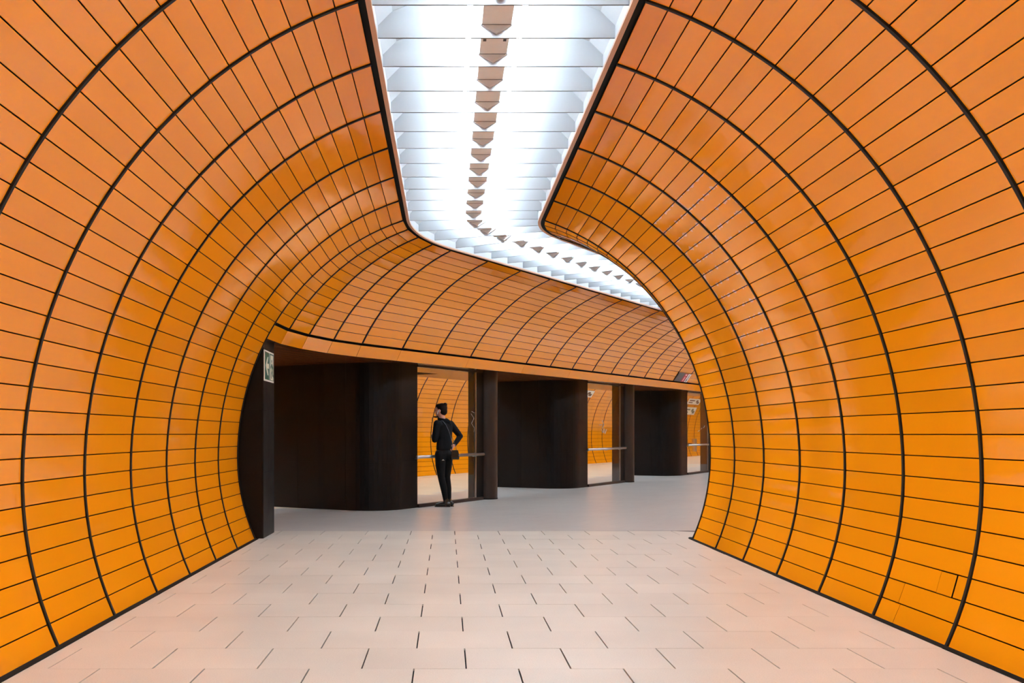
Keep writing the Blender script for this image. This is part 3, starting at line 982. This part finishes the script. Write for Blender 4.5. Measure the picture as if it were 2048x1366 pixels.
def wall_bin():
    s, o = 33.1, -8.25
    base = H(s, o, 0.25)
    e = tag(empty('litter_bin', base), 'steel litter bin hung on the platform wall behind the farthest glass pane', 'bin')
    MB().tube([H(s, o, 0.25), H(s, o, 0.80)], 0.11, 16).build('bin_body', 'steel', e, base=base)
    MB().tube([H(s, o, 0.80), H(s, o, 0.83)], 0.12, 16).build('bin_rim', 'steel', e, base=base)
    MB().tube([H(s, o, 0.6), H(s, PLAT - half(0.6) + 0.02, 0.6)], 0.03, 8).build('wall_bracket', 'brown_steel', e, base=base)
wall_bin()

# ------------------------------------------------------------------ the woman
def fused(parts, name, material, voxel, smooth_iter=6, parent=None):
    """closed lofts and ellipsoids fused into one continuous surface"""
    m = MB()
    for p in parts: m.add(p.v, p.f)
    me = mesh(name, m.v, m.f, material, True)
    o = obj(name, me)
    md = o.modifiers.new('r', 'REMESH'); md.mode = 'VOXEL'; md.voxel_size = voxel
    sm = o.modifiers.new('s', 'SMOOTH'); sm.iterations = smooth_iter; sm.factor = 0.5
    dg = bpy.context.evaluated_depsgraph_get()
    nm = bpy.data.meshes.new_from_object(o.evaluated_get(dg))
    nm.name = name
    nm.shade_smooth()
    if not nm.materials: nm.materials.append(MATS[material])
    bpy.data.objects.remove(o, do_unlink=True)
    return obj(name, nm, parent)

def limb(pts, rs, seg=12): 
    # resample for smoothness
    P_, R_ = [], []
    for i in range(len(pts) - 1):
        for k in range(4):
            t = k / 4
            P_.append(Vector(pts[i]).lerp(Vector(pts[i + 1]), t)); R_.append(rs[i] + (rs[i + 1] - rs[i]) * t)
    P_.append(Vector(pts[-1])); R_.append(rs[-1])
    m = MB().tube(P_, R_, seg)
    for p, r in ((pts[0], rs[0]), (pts[-1], rs[-1])): m.ell(p, (r, r, r), 10, 6)
    for p, r in zip(pts[1:-1], rs[1:-1]): m.ell(p, (r, r, r), 10, 6)
    return m

def loft(rings, seg=20):
    """rings: (centre, half width along left axis, half depth along forward axis)"""
    vs, fs = [], []
    for c, a, b in rings:
        for k in range(seg):
            t = 2 * PI * k / seg
            vs.append(Vector(c) + LFT * (a * math.cos(t)) + FWD * (b * math.sin(t)))
    n = len(rings)
    for i in range(n - 1):
        for k in range(seg):
            fs.append((i * seg + k, i * seg + (k + 1) % seg, (i + 1) * seg + (k + 1) % seg, (i + 1) * seg + k))
    fs.append(tuple(range(seg - 1, -1, -1))); fs.append(tuple((n - 1) * seg + k for k in range(seg)))
    return MB().add(vs, fs)

ANG = math.radians(38)
FWD = Vector((-math.cos(ANG), math.sin(ANG), 0))
LFT = Vector((-math.sin(ANG), -math.cos(ANG), 0))
WB = Vector((-0.065, 16.27, 0.013))
def woman():
    lsh, lel, lwr = (-0.085, -0.12, 1.355), (-0.125, -0.135, 1.095), (-0.150, 0.075, 1.165)
    rsh, rel, rwr = (0.135, 0.11, 1.350), (0.290, 0.16, 1.150), (0.185, 0.055, 1.000)
    lhp, lkn, lan = (-0.035, -0.065, 0.86), (-0.020, -0.075, 0.49), (0.055, -0.055, 0.085)
    rhp, rkn, ran = (0.085, 0.055, 0.86), (0.070, 0.05, 0.48), (0.105, 0.06, 0.085)
    hd = Vector((-0.030, 0.025, 1.575))
    # head: facing a little less far round than the body
    a2 = math.radians(22)
    hf = Vector((-math.cos(a2), math.sin(a2), 0)); hl = Vector((-math.sin(a2), -math.cos(a2), 0)); up = Vector((0, 0, 1))
    rot = Matrix((hf, hl, up)).transposed()
    def h(f, l, u): return hd + hf * f + hl * l + up * u
    head = [MB().ell(h(-0.01, 0, 0.025), (0.092, 0.073, 0.085), 18, 12, rot), MB().ell(h(0.028, 0, -0.035), (0.062, 0.055, 0.075), 16, 10, rot),
            MB().ell(h(0.062, 0, -0.088), (0.022, 0.026, 0.020), 12, 8, rot),                    # chin
            MB().tube([h(0.084, 0, 0.012), h(0.100, 0, -0.020), h(0.090, 0, -0.030)], [0.008, 0.013, 0.010], 8),   # nose
            MB().ell(h(0.080, 0, -0.055), (0.012, 0.022, 0.007), 10, 6, rot), MB().ell(h(0.078, 0, -0.066), (0.012, 0.020, 0.007), 10, 6, rot),
            MB().ell(h(0.076, 0, 0.022), (0.014, 0.05, 0.012), 10, 6, rot)]
    for sgn in (-1, 1):
        head.append(MB().ell(h(-0.005, sgn * 0.074, -0.012), (0.018, 0.010, 0.030), 10, 8, rot))
    neck = limb([(0.005, 0.01, 1.36), (-0.005, 0.015, 1.45), (-0.02, 0.02, 1.52)], [0.056, 0.050, 0.050])
    torso = loft([((0.03, 0, 0.84), 0.15, 0.11), ((0.03, 0, 0.98), 0.13, 0.10), ((0.03, 0, 1.12), 0.125, 0.095), ((0.03, 0, 1.28), 0.15, 0.105), ((0.03, 0, 1.38), 0.11, 0.08)])
    def hand(wr, dr, palm_n, scale=1.0):
        """palm and five fingers leaving the wrist in direction dr"""
        wr = Vector(wr); dr = Vector(dr).normalized(); n = Vector(palm_n).normalized(); sd = dr.cross(n).normalized(); n = sd.cross(dr)
        ps = []
        m = MB()
        c0, c1 = wr + dr * 0.01, wr + dr * 0.075
        for q in (-0.027, -0.009, 0.009, 0.027):
            m2 = limb([wr + sd * q * 0.6, c1 + sd * q], [0.014, 0.012], 8); ps.append(m2)
        for q, L in ((-0.029, 0.058), (-0.010, 0.074), (0.010, 0.078), (0.029, 0.068)):
            b = c1 + sd * q
            k1 = b + dr * L * 0.5 + n * 0.012; k2 = b + dr * L * 0.80 + n * 0.035; k3 = b + dr * L * 0.85 + n * 0.055
            ps.append(limb([b, k1, k2, k3], [0.0090, 0.0082, 0.0075, 0.0065], 8))
        tb = wr + dr * 0.025 + sd * 0.026
        ps.append(limb([tb, tb + dr * 0.025 + sd * 0.022 + n * 0.01, tb + dr * 0.052 + sd * 0.024 + n * 0.025], [0.012, 0.0095, 0.0080], 8))
        return ps
    rdir = Vector((-0.55, -0.55, -0.62))
    ldir = Vector((-0.02, 0.5, 0.55))
    hands = hand(rwr, rdir, (0.6, -0.6, -0.2)) + hand(lwr, ldir, (0.8, 0.3, -0.4))
    body_parts = head + [neck, torso, limb([lsh, lel, lwr], [0.042, 0.034, 0.024]), limb([rsh, rel, rwr], [0.042, 0.034, 0.024]),
                         limb([lhp, lkn, lan], [0.085, 0.052, 0.036]), limb([rhp, rkn, ran], [0.085, 0.052, 0.036]),
                         limb([lan, (0.06, -0.06, 0.035)], [0.034, 0.028]), limb([ran, (0.11, 0.055, 0.035)], [0.034, 0.028])] + hands
    body = fused(body_parts, 'person', 'skin', 0.0065, 3)
    body.location = WB
    tag(body, 'woman in black with hair in a bun standing at the glass, hand on her back', 'person')
    # jacket
    jk = [loft([((0.030, 0, 0.915), 0.142, 0.112), ((0.030, 0, 0.945), 0.152, 0.122), ((0.030, 0, 1.02), 0.145, 0.118), ((0.030, 0, 1.10), 0.140, 0.112), ((0.028, 0, 1.22), 0.158, 0.118),
                ((0.028, 0, 1.32), 0.165, 0.112), ((0.022, 0, 1.385), 0.115, 0.092), ((0.012, 0.008, 1.435), 0.070, 0.072)]),
          limb([(-0.06, -0.10, 1.345), lsh, lel, (-0.146, 0.045, 1.155)], [0.065, 0.062, 0.052, 0.040]),
          limb([(0.11, 0.09, 1.345), rsh, rel, (0.200, 0.072, 1.018)], [0.065, 0.060, 0.050, 0.037])]
    o = fused(jk, 'jacket', 'jacket_black', 0.0085, 5, body)
    # hood lying on the back, collar
    hood = [MB().tube([Vector((0.008, 0.01, 1.425)) + LFT * (0.075 * math.cos(t)) + FWD * (0.07 * math.sin(t)) + Vector((0, 0, 0.012 * math.sin(t))) for t in [k * PI / 8 for k in range(17)]], 0.024, 8),
            MB().ell((0.070, -0.045, 1.385), (0.065, 0.055, 0.045), 14, 8), MB().ell((0.100, -0.03, 1.345), (0.05, 0.045, 0.045), 12, 8)]
    fused(hood, 'hood', 'jacket_black', 0.008, 5, body)
    # trousers
    tr = [loft([((0.032, 0, 0.80), 0.140, 0.112), ((0.032, 0, 0.86), 0.148, 0.122), ((0.030, 0, 0.95), 0.136, 0.112)]),
          MB().ell(Vector((0.035, 0, 0.855)) - FWD * 0.045, (0.105, 0.10, 0.085), 14, 9),
          limb([lhp, (-0.035, -0.07, 0.66), lkn, (0.022, -0.066, 0.30), (0.052, -0.056, 0.105)], [0.092, 0.080, 0.060, 0.056, 0.040]),
          limb([rhp, (0.078, 0.052, 0.66), rkn, (0.092, 0.056, 0.30), (0.104, 0.06, 0.105)], [0.092, 0.080, 0.058, 0.056, 0.040])]
    fused(tr, 'leggings', 'legging_black', 0.0085, 5, body)
    MB().tube([(-0.005, -0.160, 0.757), (0.006, -0.160, 0.772), (0.018, -0.156, 0.769), (0.024, -0.153, 0.757)], 0.004, 6).build('trouser_logo', 'sign_white', body)
    # shoes
    for ax, ay, dx, dy in ((0.055, -0.055, -0.150, 0.035), (0.105, 0.06, -0.155, 0.070)):
        d = Vector((dx, dy, 0)); 
        heel = Vector((ax, ay, 0)) - d * 0.30; toe = Vector((ax, ay, 0)) + d
        sh = [limb([heel + Vector((0, 0, 0.045)), Vector((ax, ay, 0.052)), Vector((ax, ay, 0)) + d * 0.5 + Vector((0, 0, 0.042)), toe + Vector((0, 0, 0.028))], [0.038, 0.040, 0.036, 0.026]),
              limb([(ax, ay, 0.06), (ax, ay, 0.115)], [0.042, 0.044])]
        s = fused(sh, 'shoe', 'shoe_black', 0.007, 3, body)
        sole = MB(); ct = []
        lat = Vector((-d.y, d.x, 0)).normalized(); dn = d.normalized()
        L = (toe - heel).length
        for t, wv in ((-0.03, 0.022), (0.02, 0.034), (0.10, 0.034), (0.16, 0.038), (0.20, 0.032), (0.232, 0.014)):
            ct.append((t, wv))
        ol = [heel + dn * t + lat * wv for t, wv in ct] + [heel + dn * t - lat * wv for t, wv in ct[::-1]]
        k = len(ol)
        sole.add([(p.x, p.y, 0.0) for p in ol] + [(p.x, p.y, 0.014) for p in ol], [tuple(range(k))[::-1], tuple(range(k, 2 * k))] + [(i, (i + 1) % k, k + (i + 1) % k, k + i) for i in range(k)])
        sole.build('sole', 'shoe_black', s)
    # hair
    hair = [MB().ell(h(-0.022, 0, 0.038), (0.092, 0.081, 0.080), 18, 12, rot), MB().ell(h(-0.052, 0, -0.015), (0.062, 0.070, 0.072), 16, 10, rot),
            MB().ell(h(0.030, 0, 0.072), (0.060, 0.060, 0.035), 14, 8, rot)]
    fused(hair, 'hair', 'hair', 0.007, 3, body)
    bun = [MB().ell(h(-0.078, 0.0, 0.088), (0.036, 0.036, 0.036), 14, 9, rot), MB().ell(h(-0.066, 0, 0.066), (0.034, 0.04, 0.028), 12, 8, rot)]
    fused(bun, 'hair_bun', 'hair', 0.006, 2, body)
    # eyes
    for sgn in (-1, 1):
        MB().ell(h(0.074, sgn * 0.030, 0.002), (0.010, 0.012, 0.006), 10, 6, rot).build('eye', 'ink', body)
    # mask pulled under the chin, with a loose ear loop
    mk = [MB().ell(h(0.066, 0, -0.110), (0.056, 0.046, 0.013), 14, 8, rot), MB().ell(h(0.10, 0, -0.103), (0.030, 0.024, 0.008), 12, 6, rot)]
    mask = fused(mk, 'face_mask', 'jacket_black', 0.006, 2, body)
    MB().tube([h(0.125, 0.01, -0.106), h(0.145, 0.015, -0.13), h(0.150, 0.015, -0.165), h(0.135, 0.015, -0.180), h(0.118, 0.015, -0.172)], 0.0025, 6).build('ear_loop', 'jacket_black', mask)
    MB().tube([h(-0.008, 0.086, 0.0), h(0.004, 0.082, -0.05), h(0.03, 0.06, -0.10)], 0.003, 6).build('ear_loop', 'jacket_black', mask)
    pod = [MB().ell(h(0.006, 0.083, -0.010), (0.010, 0.009, 0.010), 10, 6, rot), limb([h(0.010, 0.085, -0.02), h(0.022, 0.082, -0.062)], [0.007, 0.005], 8)]
    fused(pod, 'earphone', 'pod_white', 0.003, 1, body)
    # handbag: a thing of its own
    base = WB + Vector((0.20, -0.02, 0.78))
    bag = tag(empty('handbag', base), 'small black shoulder bag hanging at the hip of the woman', 'bag')
    b = MB()
    c = Vector((0.195, -0.035, 0)); u = Vector((0.75, 0.35, 0)).normalized(); v = Vector((-0.35, 0.75, 0)).normalized()
    def q(a, e, z): return WB + c + u * a + v * e + Vector((0, 0, z))
    for z0, z1, a0, a1, e0, e1 in ((0.772, 0.80, 0.066, 0.072, 0.030, 0.034), (0.80, 0.905, 0.072, 0.052, 0.034, 0.022), (0.905, 0.925, 0.052, 0.044, 0.022, 0.012)):
        b.hexa([q(-a0, -e0, z0), q(a0, -e0, z0), q(a0, e0, z0), q(-a0, e0, z0), q(-a1, -e1, z1), q(a1, -e1, z1), q(a1, e1, z1), q(-a1, e1, z1)])
    b.build('bag_body', 'bag_black', bag, base=base)
    fl = MB().hexa([q(-.068, -.040, .845), q(.068, -.040, .845), q(.068, -.034, .845), q(-.068, -.034, .845), q(-.050, -.028, .922), q(.050, -.028, .922), q(.050, -.018, .926), q(-.050, -.018, .926)])
    fl.build('bag_flap', 'shoe_black', bag, base=base)
    sp = [(0.150, -0.055, 0.92), (0.165, -0.075, 1.02), (0.135, -0.108, 1.13), (0.105, -0.118, 1.23), (0.060, -0.128, 1.33), (0.010, -0.115, 1.392), (-0.03, -0.06, 1.41)]
    MB().tube([WB + Vector(p) for p in sp], 0.0065, 6).build('shoulder_strap', 'strap_grey', bag, base=base)
    MB().tube([WB + Vector(p) for p in ((0.225, 0.0, 0.92), (0.215, 0.03, 1.0), (0.17, 0.08, 1.1), (0.13, 0.13, 1.2))], 0.005, 6).build('shoulder_strap', 'strap_grey', bag, base=base)
woman()
